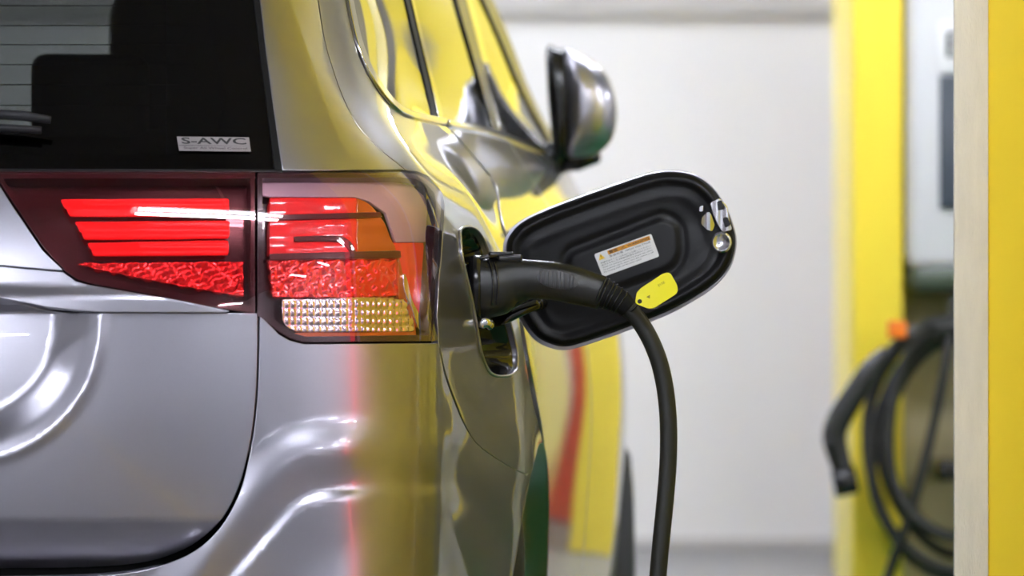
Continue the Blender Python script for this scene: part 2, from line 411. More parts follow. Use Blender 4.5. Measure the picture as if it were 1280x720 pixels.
# ================================================================== THE SETTING
def struct(name, mb, m, parent=None, label=None):
    o = mb.build(name, m, parent, smooth=False)
    if parent is None: o['kind'] = 'structure'
    if label: o['label'] = label
    return o
flo = struct('floor', MB().box(-6, 7, -7, 19.2, -.1, 0), 'floor_grey', label='grey concrete garage floor')
struct('floor_marking', MB().box(.08, 4.2, 6.6, 13.2, .0, .002), 'floor_green', flo, label='green painted parking bay')
struct('floor_marking', MB().box(-.04, .07, -3.5, 13.2, .0, .0035), 'line_yellow', flo, label='yellow bay line')
wb = struct('wall_back', MB().box(-6, 7, 19, 19.2, 0, 3.4), 'wall_white', label='white painted wall behind the parking bays')
struct('wall_band', MB().box(-6, 7, 18.93, 19, 1.885, 3.4), 'wall_grey', wb, label='grey painted band along the top of the wall')
struct('baseboard_back', MB().box(-6, 7, 18.97, 19, 0, .03), 'wall_grey')
struct('wall_left', MB().box(-6.2, -6, -7, 19.2, 0, 3.4), 'wall_mid', label='grey side wall of the garage')
struct('wall_right', MB().box(7, 7.2, -7, 19.2, 0, 3.4), 'wall_white', label='pale side wall of the garage')
struct('wall_front', MB().box(-6.2, 7.2, -7.2, -7, 0, 3.4), 'wall_mid', label='grey garage wall behind the viewer')
struct('baseboard_right', MB().box(6.97, 7, -7, 8, 0, .6), 'floor_green', label='green painted dado of the side wall')  # green dado added out of view to bring green into the reflections
struct('ceiling', MB().box(-6.2, 7.2, -7.2, 19.2, 3.4, 3.5), 'ceiling_grey')
for Yb in (-2.5, 4.0, 10.5, 16.5):
    b = struct('ceiling_beam', MB().box(-6, 7, Yb - .2, Yb + .2, 3.1, 3.4), 'ceiling_grey'); b['kind'] = 'structure'
def fixture(x, y, along, lab, up=0.):
    t = thing('ceiling_light', lab, 'ceiling light', (x, y, 3.4), 'fluorescent battens on the ceiling')
    zc = 2.60 + (.62 if y < -5.2 or x > 6 else 0)
    L, wd = 1.25, .09
    dx, dy = (wd, L / 2) if along else (L / 2, wd)
    MB().box(x - dx, x + dx, y - dy, y + dy, zc, zc + .06).build('housing', 'fixture_white', t, smooth=False)
    MB().box(x - .01, x + .01, y - .01, y + .01, zc + .06, 3.4).build('stem', 'fixture_white', t, smooth=False)
    for s in (-.05, .05):
        p = [(x + s, y - L / 2 + .03, zc - .025), (x + s, y + L / 2 - .03, zc - .025)] if along else [(x - L / 2 + .03, y + s, zc - .025), (x + L / 2 - .03, y + s, zc - .025)]
        MB().tube(p, .02, 10, up=(0, 0, 1)).build('tube', 'tube_light', t)
FX = [(-3.2, -4), (-3.2, 1), (-3.2, 6), (-3.2, 13), (-1.6, -5.0), (-1.6, -1.0), (-1.5, 3.2), (.5, 5.0), (-1.2, 8.8), (2.6, 7.6), (.5, 10.3), (1.3, 15.4), (-.2, 13.0), (3.9, 5), (4.5, 11), (-.6, 15.5), (-2.8, 17.2), (.2, 17.4), (3.0, 17.2), (5.9, -5.8), (6.2, 2.2), (6.2, 4.6), (6.2, 0.0), (6.2, -2.4), (-3.4, -6.0), (5.6, 8), (5.6, 15)]
ORD = ['first', 'second', 'third', 'fourth', 'fifth', 'sixth', 'seventh', 'eighth', 'ninth']
band = lambda x: 'left row' if x < -2 else 'row over the car' if x < .4 else 'row over the charging bays' if x < 3.5 else 'right-hand row'
for k, (x, y) in enumerate(FX):
    n_ = sum(1 for a, c in FX if band(a) == band(x) and (c, a) < (y, x))
    fixture(x, y, y > 6.5 and k % 3 != 1, 'white twin-tube ceiling light, %s from the front wall in the %s' % (ORD[n_], band(x)))

# ---- pillars
near = thing('concrete_pillar', 'yellow pillar with cream edge strip at right, nearest to the viewer', 'pillar', (.9, 7.7, 0))
nv = []
for z in (0, 3.4): nv += [(.648, 7.30, z), (1.25, 7.30, z), (1.25, 8.3, z), (.684, 8.3, z), (.602, 7.305, z)]
MB().add([(.6485, 7.30, 0), (1.25, 7.30, 0), (1.25, 8.3, 0), (.688, 8.3, 0), (.606, 7.31, 0), (.6485, 7.30, 3.4), (1.25, 7.30, 3.4), (1.25, 8.3, 3.4), (.688, 8.3, 3.4), (.606, 7.31, 3.4)],
  [(0, 1, 6, 5), (1, 2, 7, 6), (2, 3, 8, 7), (3, 4, 9, 8), (4, 0, 5, 9), (9, 5, 6, 7, 8), (4, 3, 2, 1, 0)]).build('core', 'near_yellow', near, smooth=False, label='yellow painted faces')
MB().box(.6015, .648, 7.292, 7.306, 0, 3.4, .0015).build('edge_strip', 'pillar_cream', near, label='cream painted edge strip with specks')
gd = thing('guard_block', 'yellow guard block in front of the near yellow pillar', 'guard', (1.0, 6.8, 0))  # yellow block added out of view to turn the corner reflection yellow
MB().box(.702, 1.3, 6.46, 7.2, 0, 3.4, .006).build('block', 'pillar_yellow', gd)
ev = thing('steel_post', 'bright yellow post left of the charging box, blurred in the distance', 'post', (.8, 12.1, 0))
MB().box(.750, .862, 11.8, 12.42, 0, 3.4, .008).build('post_body', 'pillar_yellow', ev)
MB().box(.756, .770, 11.792, 11.80, 0, 3.4).build('edge_strip', 'pillar_yellow', ev, smooth=False)
bd = thing('mounting_column', 'olive grey column behind the coiled cable and charging box', 'column', (1.1, 12.3, 0))
MB().box(.864, 1.6, 12.0, 12.6, 0, 3.4, .01).build('column_body', 'board_olive', bd)
def pillar(x0, x1, y0, y1, lab):
    t = thing('yellow_pillar', lab, 'pillar', ((x0 + x1) / 2, (y0 + y1) / 2, 0))
    MB().box(x0, x1, y0, y1, 0, 3.4, .01).build('shaft', 'pillar_yellow', t); return t
pillar(1.04, 1.36, 16.8, 17.3, 'yellow pillar in the far row, hidden behind the charging post')
pillar(1.62, 2.05, 16.8, 17.3, 'yellow pillar in the far row, hidden behind the near pillar')
pillar(2.35, 3.1, 17.2, 17.8, 'broad yellow pillar in the far row beside the wall')
pillar(1.50, 1.85, 12.9, 13.3, 'yellow pillar behind the olive column with the charging box')
pillar(3.9, 4.5, 16.8, 17.4, 'rightmost yellow pillar of the far row')
pillar(4.2, 5.2, 6.4, 7.4, 'massive yellow pillar across the neighbouring parking bay')
for k in range(3):  # cabinets added out of view so the flank reflects something dark
    x0 = 2.15 + k * .86; t = thing('switch_cabinet', ['dark grey switch cabinet nearest to the charging column', 'dark grey switch cabinet in the middle of three', 'dark grey switch cabinet farthest from the charging column'][k], 'cabinet', (x0 + .4, 12.3, 0), 'switch cabinets across the next bay')
    MB().box(x0, x0 + .82, 12.0, 12.6, 0, 2.1, .01).build('cabinet_body', 'switch_grey', t)
    d = MB().box(x0 + .03, x0 + .79, 11.985, 11.999, .08, 2.04, .003).build('cabinet_door', 'switch_grey', t)
    MB().box(x0 + .70, x0 + .73, 11.955, 11.984, 1.0, 1.2, .004).build('door_handle', 'chrome', d)
    MB().box(x0 + .1, x0 + .6, 11.978, 11.984, 1.55, 1.62).build('warning_stripe', 'clip_orange', d, smooth=False)
t = thing('alarm_box', 'white panel with round red alarm on the far yellow pillar', 'alarm', (1.48, 16.78, 1.3))  # panel and disc added out of view for a red spot in the windows
MB().box(1.37, 1.61, 16.76, 16.795, .9, 2.0, .004).build('panel', 'white_box', t)
MB().tube([(1.49, 16.76, 1.75), (1.49, 16.70, 1.75)], [.085, .08], 24, up=(0, 0, 1)).build('alarm_dome', 'red_box', t)
t = thing('light_column', 'tall red lit sign column on the right side of the bay', 'sign', (2.35, 5.8, 0))  # glowing column added out of view to give the bumper its red streak
MB().box(2.30, 2.50, 5.66, 5.84, 0, 2.2, .01).build('column_body', 'switch_grey', t)
MB().box(2.285, 2.299, 5.67, 5.83, .25, 2.0).build('lit_strip', 'sign_red_lit', t, smooth=False)
t = thing('fire_door_panel', 'red standing board against the far wall', 'board', (1.66, 18.6, 0))  # red board added out of view for the red stripe in the doors
MB().box(1.60, 1.72, 18.6, 18.66, 0, 1.7, .01).build('board', 'red_box', t)
# ---- charging box, coil and spare connector
S12 = lambda px, py, Y=11.8: ray(px, py, Y)
ch = thing('charging_box', 'white wall charging box with dark screen panel on the olive column', 'charger', (1.05, 11.85, .93))
mb = MB().box(.868, 1.27, 11.74, 11.99, .955, 1.66, .035); mb.build('box_body', 'charger_white', ch)
MB().box(.872, 1.266, 11.75, 11.985, .905, .975, .03).build('box_base', 'charger_base', ch, label='dark green lower edge')
MB().box(.862, .869, 11.82, 11.93, 1.0, 1.6, .003).build('side_vent', 'charger_dark', ch)
MB().box(.936, 1.20, 11.728, 11.741, 1.093, 1.385, .004).build('screen_panel', 'charger_dark', ch)
MB().box(.934, 1.20, 11.729, 11.741, 1.39, 1.505, .004).build('name_plate', 'label_white', ch)
t0 = MB().tube([(1.035, 11.727, 1.2), (1.035, 11.716, 1.2)], [.06, .055], 24, up=(0, 0, 1)).build('dial', 'gloss_black', ch)
def text_mesh(body, mapfn, name, material, parent, height=1.0, bold=0.0, lab=None):
    cu = bpy.data.curves.new('t', 'FONT'); cu.body = body; cu.resolution_u = 3; cu.offset = bold; cu.fill_mode = 'FRONT'
    o = bpy.data.objects.new('t', cu); COL.objects.link(o); bpy.context.view_layer.update()
    dg = bpy.context.evaluated_depsgraph_get(); me = bpy.data.meshes.new_from_object(o.evaluated_get(dg))
    bpy.data.objects.remove(o); V = np.array([v.co[:] for v in me.vertices]); Fc = [tuple(p.vertices) for p in me.polygons]
    bpy.data.meshes.remove(me); bpy.data.curves.remove(cu)
    if len(V) == 0: return None
    x = (V[:, 0] - V[:, 0].min()) / (np.ptp(V[:, 0]) + 1e-9); y = (V[:, 1] - V[:, 1].min()) / (np.ptp(V[:, 1]) + 1e-9)
    return mk(name, mapfn(x, y), Fc, material, parent, smooth=False, label=lab)
text_mesh('EV', lambda x, y: np.stack([.95 + x * .12, np.full_like(x, 11.7275), 1.425 + y * .055], 1), 'lettering', 'ink', ch)
coil = thing('cable_coil', 'black charging cable coiled on the olive column under the charging box', 'cable', (1.1, 11.8, .6))
cb = MB()
prs = [(1196, 560, 112, 160, 0), (1204, 556, 100, 138, 1), (1192, 548, 82, 122, 2), (1206, 566, 116, 150, 3), (1200, 540, 92, 132, 4)]
for cx, cy, ax, ay, k in prs:
    P = [ray(cx + ax * math.cos(a) + 4 * math.sin(3 * a + k), cy + ay * math.sin(a), 11.762 - .027 * k + .006 * math.sin(2 * a)) for a in np.linspace(0, 2 * math.pi, 49)[:-1]]
    P.append(P[0]); MB().tube(P, .0125, 10, caps=False).build('cable_loop', 'cable_black', coil)
MB().tube(smooth_curve([ray(1192, 372, 11.72), ray(1186, 430, 11.66), ray(1165, 540, 11.65), ray(1138, 640, 11.65), ray(1112, 715, 11.68), ray(1085, 800, 11.7)], 6), .0115, 10).build('hanging_lead', 'cable_black', coil)
MB().box(.93, .99, 11.70, 11.99, .50, .54, .008).build('hook', 'gloss_black', coil)
cn = thing('spare_connector', 'black charging plug hanging beside the yellow post from coiled cable', 'plug', tuple(ray(1060, 560, 11.6)))
P = smooth_curve([ray(1110, 440, 11.62), ray(1088, 462, 11.62), ray(1070, 490, 11.62), ray(1050, 522, 11.62), ray(1043, 545, 11.62), ray(1048, 570, 11.62), ray(1055, 592, 11.62)], 5)
MB().tube(P, np.interp(np.linspace(0, 1, len(P)), [0, .2, .5, .7, 1], [.016, .024, .027, .026, .021]), 16).build('handle', 'handle_black', cn)
MB().tube([ray(1053, 585, 11.62), ray(1060, 618, 11.62)], [.026, .027], 18).build('nose', 'gloss_black', cn)
MB().tube([ray(1040, 548, 11.59), ray(1036, 556, 11.59), ray(1036, 562, 11.59)], [.006, .008, .006], 8).build('latch', 'gloss_black', cn)
MB().tube(smooth_curve([ray(1106, 446, 11.62), ray(1128, 425, 11.62), ray(1160, 405, 11.64), ray(1196, 398, 11.7)], 6), .0125, 10).build('lead', 'cable_black', cn)
cl = MB(); c = ray(1122, 412, 11.58)
cl.box(c[0] - .019, c[0] + .019, 11.57, 11.62, c[2] - .019, c[2] + .019, .004)
o = cl.build('cable_clip', 'clip_orange'); tag(o, 'small orange clip holding the coiled cable beside the yellow post', 'clip')

# ================================================================== THE CAR
def cv(space, pts):
    L = np.array(pts, float)
    return [tuple(q) for q in (np.stack(inv(L[:, 0], L[:, 1]), 1) if space == 'px' else np.stack(uvYZ(L[:, 0], L[:, 1]), 1))]
arch_yz = [(7.66 - .33 * math.cos(a), -.55 + .33 * math.sin(a)) for a in np.linspace(0, math.pi, 41)]
arch_full = [(7.33, -.645)] + arch_yz + [(7.99, -.645)]
arch_uv = cv('yz', arch_full)
ZS = -.262; kS = min(range(2, 22), key=lambda i: abs(arch_full[i][1] - ZS))         # where the bumper seam meets the arch
port_px = rounded([(573, 284), (592, 283), (604, 300), (616, 335), (632, 385), (646, 440), (645, 470), (612, 471), (601, 445), (590, 380), (576, 320)], [14, 10, 12, 6, 10, 14, 14, 14, 20, 8, 8], 6)
X0 = -304
lamp_in = [(-8, 215.5), (318.5, 215.5), (318.5, 391.5), (278, 385.5), (194, 368.5), (112, 353.5), (97, 349), (83, 339), (56, 311), (17, 253)]
lamp_out = [(322.5, 216), (505, 215), (520, 217), (532, 222), (544, 232), (551, 244), (552.5, 256), (550, 294), (546, 345), (543.5, 394), (545, 426), (380, 427.5), (364, 423), (350, 415), (322.5, 394)]
sm_ = lambda P, n=5: [tuple(q) for q in smooth_curve(P, n)]
seam_r = sm_([(326, 397), (325.5, 440), (323, 500), (315, 560), (298, 620), (268, 668), (223, 700), (150, 719), (0, 725), (X0, 727)])
CW_ = smooth_curve([(384, -150), (389, -100), (394, -50), (399, 0), (407, 50), (417, 86), (430, 122), (444, 150), (459, 170), (478, 188), (508, 212)], 4)

bump = panel('rear_bumper', [(548, 430), (380, 431.5), (362, 427), (348, 419)] + seam_r + [(X0, 985), (400, 980), (540, 960), (600, 930)] +
      [tuple(q) for q in np.stack(proj(base_raw(*np.array(arch_uv[:kS + 1]).T)), 1)] + sm_([(658, 595), (640, 586.5), (618, 572.5), (600, 558.5), (588, 544), (576, 524), (565, 497), (555, 466)]),
      'paint', disp=D_bump, res=.0065, mirror=True, r=.0015)
# quarter panel with the charge port cut out of it
door_seam = [(562, 162), (578, 180), (592, 197), (604, 211), (613, 224), (620, 240), (622, 262), (627, 285), (634, 305), (640, 340), (650, 410), (660, 470), (666, 505)]
mold_o = [(398, -150), (412, -100), (422, -60), (432, 0), (440, 40), (448, 70), (458, 92), (472, 114), (486, 131), (503, 144), (530, 152), (556, 158)]
quarter_uv = cv('px', [tuple(p) for p in CW_[::-1]]) + cv('px', mold_o + sm_(door_seam)) + [arch_uv[i] for i in range(22, kS - 1, -1)] + \
      cv('px', sm_([(658, 592.5), (640, 584), (618, 569.8), (600, 555.8), (589, 541.5), (578, 522), (567.5, 495.5), (557.5, 464), (549, 428)]) + [(547, 394), (549.5, 345), (553.5, 294), (556, 256), (554, 243), (546, 230), (534, 219), (522, 214)])
panel('quarter_panel', quarter_uv, 'paint', space='uv', holes=[cv('px', port_px)], disp=D_wave, res=.009, thick=.01, mirror=False)
panel('quarter_panel', quarter_uv, 'paint', space='uv', res=.03, thick=.0, mirror=False) if False else None
# rear pillar beside the back window
panel('rear_pillar', [(326, 0), (333, 60), (341, 120), (354, 212)] + [(420, 212), (500, 211)] + [tuple(p - [2.6, 0]) for p in CW_[::-1]] + [(298, -175), (312, -100)],
      'paint', disp=D_pillar, res=.006, mirror=True)
panel('glass_seal', [(319, 0), (326, 60), (334, 120), (345, 212), (353.5, 212), (341, 120), (333, 60), (326, 0), (312, -100), (298, -180), (291, -180), (305, -100)], 'rubber', off=-.001, res=.01, thick=.012, mirror=True)
# tailgate
panel('tailgate_panel', [(X0, 358), (-100, 366), (0, 374.5), (60, 386.5), (120, 392.3), ] + sm_([(320.5, 392.8), (320.5, 440), (318, 500), (310, 560), (293, 618), (263.5, 664), (219.5, 695.5), (150, 713.5), (0, 719.5), (X0, 721.5)]),
      'paint', disp=D_tail, res=.0055, mirror=True, r=.0016)
panel('tailgate_shelf', [(X0, 326), (0, 334), (78, 341), (94, 352.5), (112, 357), (194, 372), (278, 389), (284, 390.2), (120, 389.8), (60, 384), (0, 371.5), (-100, 363), (X0, 355)],
      'paint', disp=D_upper, res=.0055, mirror=True, r=.0012, thick=.02)
panel('tailgate_garnish', [(X0, 217), (-12, 217), (13, 256), (52, 314), (77, 337.5), (0, 331), (X0, 323)], 'paint', disp=None, off=.002, res=.01, mirror=True, label='silver garnish strip')
panel('glass_lower_trim', [(X0, 210.8), (352, 212.2), (352, 214.3), (X0, 214.3)], 'gloss_black', off=.0, res=.02, mirror=True)
panel('rear_glass', [(X0, 209.8), (344.5, 211), (333.5, 120), (325, 60), (318, 0), (304.5, -100), (290.5, -182), (X0, -182)], 'rear_glass_tint', off=-.003, res=.02, thick=0, mirror=True, label='dark tinted rear window')
# frit (black border) on the inside of the glass and the heater wires
panel('glass_border', [(X0, 208), (343, 209), (332.5, 120), (317, 0), (290, -180), (230, -180), (258, 0), (282, 120), (268, 176), (235, 190), (X0, 190)], 'black_shell', off=-.006, res=.02, thick=0)
for y in (4, 29, 53, 78, 103, 129):
    panel('heater_wire', [(X0, y - .55), (250, y - .55), (250, y + .55), (X0, y + .55)], 'black_shell', off=-.0045, res=.05, thick=0, step=20)
# sticker
st = panel('sticker', [(221, 171), (311, 172), (313.5, 189.5), (224, 188.5)], 'sticker_silver', off=.0006, res=.01, thick=.0005, r=.0001, label='silver sticker with black lettering')
def on_surf(x0, x1, y0, y1, off, shear=0.0):
    def f(x, y):
        X = x0 + x * (x1 - x0) - shear * y; Y = y1 + (y0 - y1) * y + (x * 1.0)
        return surf(None, off)(*inv(X, Y)) + [0, 0, H]
    return f
text_mesh('S-AWC', on_surf(227.5, 308, 172.6, 180.6, .0016, 1.6), 'lettering', 'ink', st, bold=.02)
text_mesh('Super All Wheel Control', on_surf(230, 309, 184.2, 187.6, .0016, .5), 'lettering', 'ink', st)
panel('sticker_line', [(224, 182), (312, 183.4), (312.2, 183.5), (224.2, 182.6)], 'ink', parent=st, off=.0012, res=.02, thick=0)
# wiper
wp = MB(); wp.tube([tuple(surf(None, .022)(*[q[0] for q in inv([x], [y])]) + [0, 0, H]) for x, y in ((-220, 150), (-60, 153), (0, 156), (30, 158), (64, 163))], [.007, .007, .0065, .006, .005], 8, flat=.6)
wiper = wp.build('wiper_arm', 'wiper_black', car)
wp = MB(); wp.tube([tuple(surf(None, .012)(*[q[0] for q in inv([x], [y])]) + [0, 0, H]) for x, y in ((-220, 163), (-60, 166), (0, 167), (52, 170))], .005, 8)
wp.build('wiper_blade', 'wiper_black', wiper)

# ---- lamps
def D_facet(px, py):
    a = .0016 * np.abs(np.sin(px / 3.1 + .6 * np.sin(py / 4.)) * np.sin(py / 3.4)) + .0022 * np.sin(px * .173 + py * .11) * np.sin(py * .21 + px * .05)
    return a
def D_grid(px, py): return .0022 * np.abs(np.sin(px / 2.6) * np.sin(py / 3.4)) + .003 * np.sin(px * .06)
def D_bar(px, py): return .0011 * np.sin(py * .62) + .0004 * np.sin(px * .08)
def D_fin(px, py): return .0003 * np.sin(px * .16) + .0008 * np.sin(py * .21)
li = panel('tailgate_lamp', lamp_in, 'lens_red', off=.003, res=.01, thick=0, label='red taillight lens on the tailgate')
panel('lamp_housing', lamp_in, 'tail_dark', parent=li, off=-.024, res=.02, thick=0)
inner = [(2, 222), (314, 222), (314, 383), (278, 378), (194, 361), (110, 345), (92, 334), (64, 304), (24, 250)]
panel('lens_rim', lamp_in, 'tail_dark', parent=li, off=-.001, res=.02, thick=.02, r=.0005, holes=[inner])
for nm, pl in (('light_bar', [(76, 246), (287, 244.5), (288, 264.5), (89, 266.5)]), ('light_bar', [(94, 274), (288, 272.5), (288, 292.5), (106, 294)]), ('light_bar', [(110, 301), (287, 299), (287, 314), (118, 315.5)])):
    panel(nm, rounded(pl, 2, 3), 'tail_red_bar', parent=li, off=-.010, res=.006, thick=.003, disp=D_bar, r=.0008)
panel('reflex_reflector', [(97, 327), (140, 327), (306, 325), (307, 369), (240, 357), (172, 344), (128, 334)], 'tail_red_facet', parent=li, disp=D_facet, off=-.014, res=.0019, thick=.006)
lo = panel('corner_lamp', lamp_out, 'lens_clear', off=.003, res=.008, thick=0, label='red and clear taillight lens wrapping the rear corner')
panel('lamp_housing', lamp_out, 'tail_dark', parent=lo, off=-.026, res=.015, thick=0)
panel('lens_rim', lamp_out, 'tail_dark', parent=lo, off=-.001, res=.02, thick=.02, r=.0005, holes=[[(328, 222), (500, 220.5), (520, 223), (534, 230), (544, 241), (546.5, 256), (544, 294), (540, 345), (537, 394), (538, 419), (382, 421), (368, 417), (356, 409), (328, 388)]])
panel('brow_liner', [(330, 223), (500, 221), (524, 226), (540, 240), (545, 256), (543, 300), (520, 300), (505, 300), (492, 262), (470, 246), (450, 240), (342, 240), (332, 238)], 'pink_liner', parent=lo, off=-.012, res=.006, thick=.004, label='pale pink mirrored liner')  # liner coloured pale to imitate a reflection in the lens
panel('side_marker', [(503, 302), (543, 302), (540, 345), (536, 400), (527, 400), (516, 345)], 'tail_red', parent=lo, off=-.014, res=.006, thick=.004, label='dark red side marker')
panel('marker_strip', smooth_curve([(513, 342), (517, 350), (522, 372), (533, 395), (536, 410), (531, 408), (524, 385), (514, 362)], 3, True), 'reflector', parent=lo, off=-.009, res=.006, thick=.003)
red_blk = smooth_curve([(452, 243), (466, 249), (480, 262), (492, 282), (502, 305), (507, 322)], 4)
panel('brake_panel', [(341, 243)] + [tuple(p) for p in red_blk if p[0] < 441] + [(452, 243), (453, 316), (341, 316)], 'tail_red', parent=lo, off=-.012, res=.002, thick=.01, disp=D_fin, label='red brake light panel')
panel('turn_signal', [(454.5, 243.5)] + [tuple(p) for p in red_blk[1:]] + [(509, 330), (508, 316), (454.5, 316)], 'tail_amber', parent=lo, off=-.012, res=.002, thick=.01, disp=D_fin, label='amber turn signal panel')
panel('dark_line', [(352, 266), (440, 264), (482, 263), (484, 267.5), (440, 269), (352, 271)], 'tail_mark', parent=lo, off=-.009, res=.01, thick=.003)
lp = smooth_curve([(372, 294), (420, 293), (438, 297), (448, 308), (451, 320)], 5)
lp2 = smooth_curve([(445.5, 320), (442, 310), (434, 302), (420, 298.5), (372, 298.5)], 5)
panel('dark_loop', [tuple(p) for p in lp] + [tuple(p) for p in lp2], 'tail_mark', parent=lo, off=-.009, res=.01, thick=.003)
panel('dark_line', [(341, 316), (508, 313), (509, 320), (341, 322)], 'tail_mark', parent=lo, off=-.009, res=.01, thick=.003)
panel('reflex_reflector', [(341, 323), (450, 321), (506, 321), (508, 345), (507, 368), (380, 370), (345, 369)], 'tail_red_facet', parent=lo, disp=D_facet, off=-.014, res=.0019, thick=.006)
panel('reversing_light', rounded([(357, 374), (520, 371), (526, 400), (527, 413), (375, 414), (357, 404)], [2, 2, 3, 3, 14, 14], 5), 'reflector', parent=lo, disp=D_grid, off=-.013, res=.0017, thick=.006, label='clear faceted reversing light')
panel('amber_edge', [(509, 322), (514, 344), (521, 370), (529, 400), (531, 418), (370, 420), (374, 416.5), (527, 415), (524, 395), (517, 372), (509, 372)], 'tail_amber', parent=lo, off=-.012, res=.008, thick=.004)

# ---- inner shell so that the panel gaps stay dark
porth = np.array(cv('px', port_px)); pc = porth.mean(0); porth2 = pc + (porth - pc) * 1.25
u_end = ARC[-2]
archs = [arch_uv[i] for i in range(len(arch_uv))]
shell = [(ARC[1], -.63), (archs[0][0] - .01, -.63), (archs[0][0] - .01, -.55)] + [(a[0], a[1] + .01) for a in archs[2:-1]] + [(archs[-1][0] + .01, -.63), (u_end, -.63), (u_end, .20), (ARC[1], .12)]
panel('inner_shell', shell, 'black_shell', space='uv', off=-.036, res=.03, thick=0, holes=[[tuple(p) for p in porth2]], mirror=True)
panel('pillar_shell', [(352, 210), (341, 120), (326, 0), (300, -170), (392, -145), (428, 0), (444, 70), (468, 114), (500, 146), (556, 160), (560, 200), (500, 206)], 'black_shell', off=-.02, res=.02, thick=0)

# ---- doors, fender and sill
B = .236
rd = cv('px', [(q[0] + 2.2 + .012 * max(0, q[1] - 160), q[1] - .5) for q in sm_(door_seam)])
rear_door = rd + [arch_uv[i] for i in range(24, len(arch_uv))] + cv('yz', [(8.05, -.64), (8.4, -.64), (8.72, -.64), (8.72, -.3), (8.74, 0), (8.76, .15), (8.70, B), (8.3, B)])
panel('rear_door', rear_door, 'paint', space='uv', res=.02, thick=.012, mirror=True)
panel('front_door', cv('yz', [(8.735, -.64), (9.70, -.64), (9.74, -.3), (9.75, .0), (9.72, .15), (9.70, B), (8.715, B), (8.775, .15), (8.755, 0), (8.735, -.3)]), 'paint', space='uv', res=.025, thick=.012, mirror=True)
fa = [(10.33 + .36 * math.cos(a), -.55 + .36 * math.sin(a)) for a in np.linspace(math.pi, 0, 21)]
panel('front_fender', cv('yz', [(9.72, -.60)] + fa + [(11.2, -.5), (11.25, 0.0), (11.0, .12), (10.4, .18), (9.8, B), (9.735, .15), (9.765, 0), (9.755, -.3)]), 'paint', space='uv', res=.03, thick=.012, mirror=True)
MB().tube([W((0, 8.0, -.64)) , W((.12, 9.9, -.64))], .04, 10).build('sill', 'trim_dark', car)

# return flange of the wheel arch (faces the opening) and arch liner
def flange(name, yz, depth, material, inner=.0):
    L = np.array(cv('yz', yz)); p = base_raw(L[:, 0], L[:, 1]); q = p.copy(); k = len(p)
    cyy, czz = 7.66, -.55
    rad = np.stack([np.zeros(k), p[:, 1] - cyy, p[:, 2] - czz], 1); rad /= np.linalg.norm(rad, axis=1)[:, None]
    rings = []
    for t in np.linspace(0, 1, 7):
        rings.append(p + np.array([-depth * t, 0, 0]) - rad * (.012 * math.sin(t * math.pi / 2)) + rad * 0)
    V = np.vstack(rings) + [0, 0, H]
    Fc = [(a * k + i, a * k + i + 1, (a + 1) * k + i + 1, (a + 1) * k + i) for a in range(6) for i in range(k - 1)]
    return mk(name, V, Fc, material, car)
flange('arch_lip', arch_full, .045, 'paint')
lv = MB()
k = 24
for s in range(k):
    a0, a1 = math.pi * s / k, math.pi * (s + 1) / k
    R_ = .345
    v = [(x, 7.66 - R_ * math.cos(a), -.55 + R_ * math.sin(a) + H) for a in (a0, a1) for x in (-.04, -.42)]
    lv.add(v, [(0, 1, 3, 2)])
lv.box(-.44, -.40, 7.2, 8.1, .25, .72)
lv.build('arch_liner', 'black_shell', car)
def wheel(x, Y, mir=False):
    R_ = .315
    prof = [(-.20, R_ * .62), (-.20, R_ * .90), (-.185, R_ * .98), (-.15, R_), (-.05, R_), (-.018, R_ * .98), (-.004, R_ * .9), (0, R_ * .75), (-.008, R_ * .64), (-.03, R_ * .6)]
    n = 48; V = []; Fc = []
    for dx, r in prof:
        for j in range(n):
            a = 2 * math.pi * j / n; V.append((x + dx, Y + r * math.cos(a), R_ + r * math.sin(a)))
    m = len(prof)
    Fc = [(i * n + j, i * n + (j + 1) % n, ((i + 1) % m) * n + (j + 1) % n, ((i + 1) % m) * n + j) for i in range(m) for j in range(n)]
    ty = mk('tyre', V, Fc, 'tyre', car)
    rim = MB(); rim.tube([(x - .18, Y, R_), (x - .03, Y, R_)], [R_ * .61, R_ * .61], 40, up=(0, 0, 1))
    for s in range(10):
        a = 2 * math.pi * s / 10; c, q = math.cos(a), math.sin(a)
        rim.tube([(x - .022, Y + .03 * c, R_ + .03 * q), (x - .02, Y + R_ * .6 * c, R_ + R_ * .6 * q)], [.016, .011], 8, up=(1, 0, 0))
    rim.tube([(x - .03, Y, R_), (x - .012, Y, R_)], [.045, .04], 24, up=(0, 0, 1))
    rim.build('wheel_rim', 'wheel_alloy', ty)
wheel(.018, 7.66); wheel(.232, 10.33); wheel(-1.70, 7.80); wheel(-1.56, 10.45)

# ---- side windows
def strip(curve, wo, wi):
    P = np.array(curve, float); T = np.gradient(P, axis=0); T /= np.linalg.norm(T, axis=1)[:, None]; Nn = np.stack([T[:, 1], -T[:, 0]], 1)
    return [tuple(p) for p in P + Nn * wi] + [tuple(p) for p in (P - Nn * wo)[::-1]]
mc = smooth_curve([(400, -150), (414, -100), (425, -60), (434.5, 0), (442.5, 40), (451, 68), (461.5, 92), (475, 113), (489, 129.5), (505, 142), (530, 149), (556, 154.5)], 4)
panel('window_moulding', strip(mc, 1.2, 4.0), 'chrome', off=.004, res=.006, thick=.008, r=.002, mirror=True)
md = smooth_curve([(559, 155), (580, 159), (605, 164), (630, 172), (655, 182), (682, 192)], 5)
panel('window_moulding', strip(md, 1.2, 3.2), 'chrome', off=.004, res=.012, thick=.008, r=.002, mirror=True)
qg = [(414, -128), (427, -60), (438.5, 0), (446, 38), (455, 66), (465, 89), (478, 109), (492, 126), (508, 138), (530, 145), (543, 147), (541, 136), (509, 0), (482, -118)]
panel('quarter_glass', qg, 'side_glass', off=-.004, res=.02, thick=0, mirror=True)
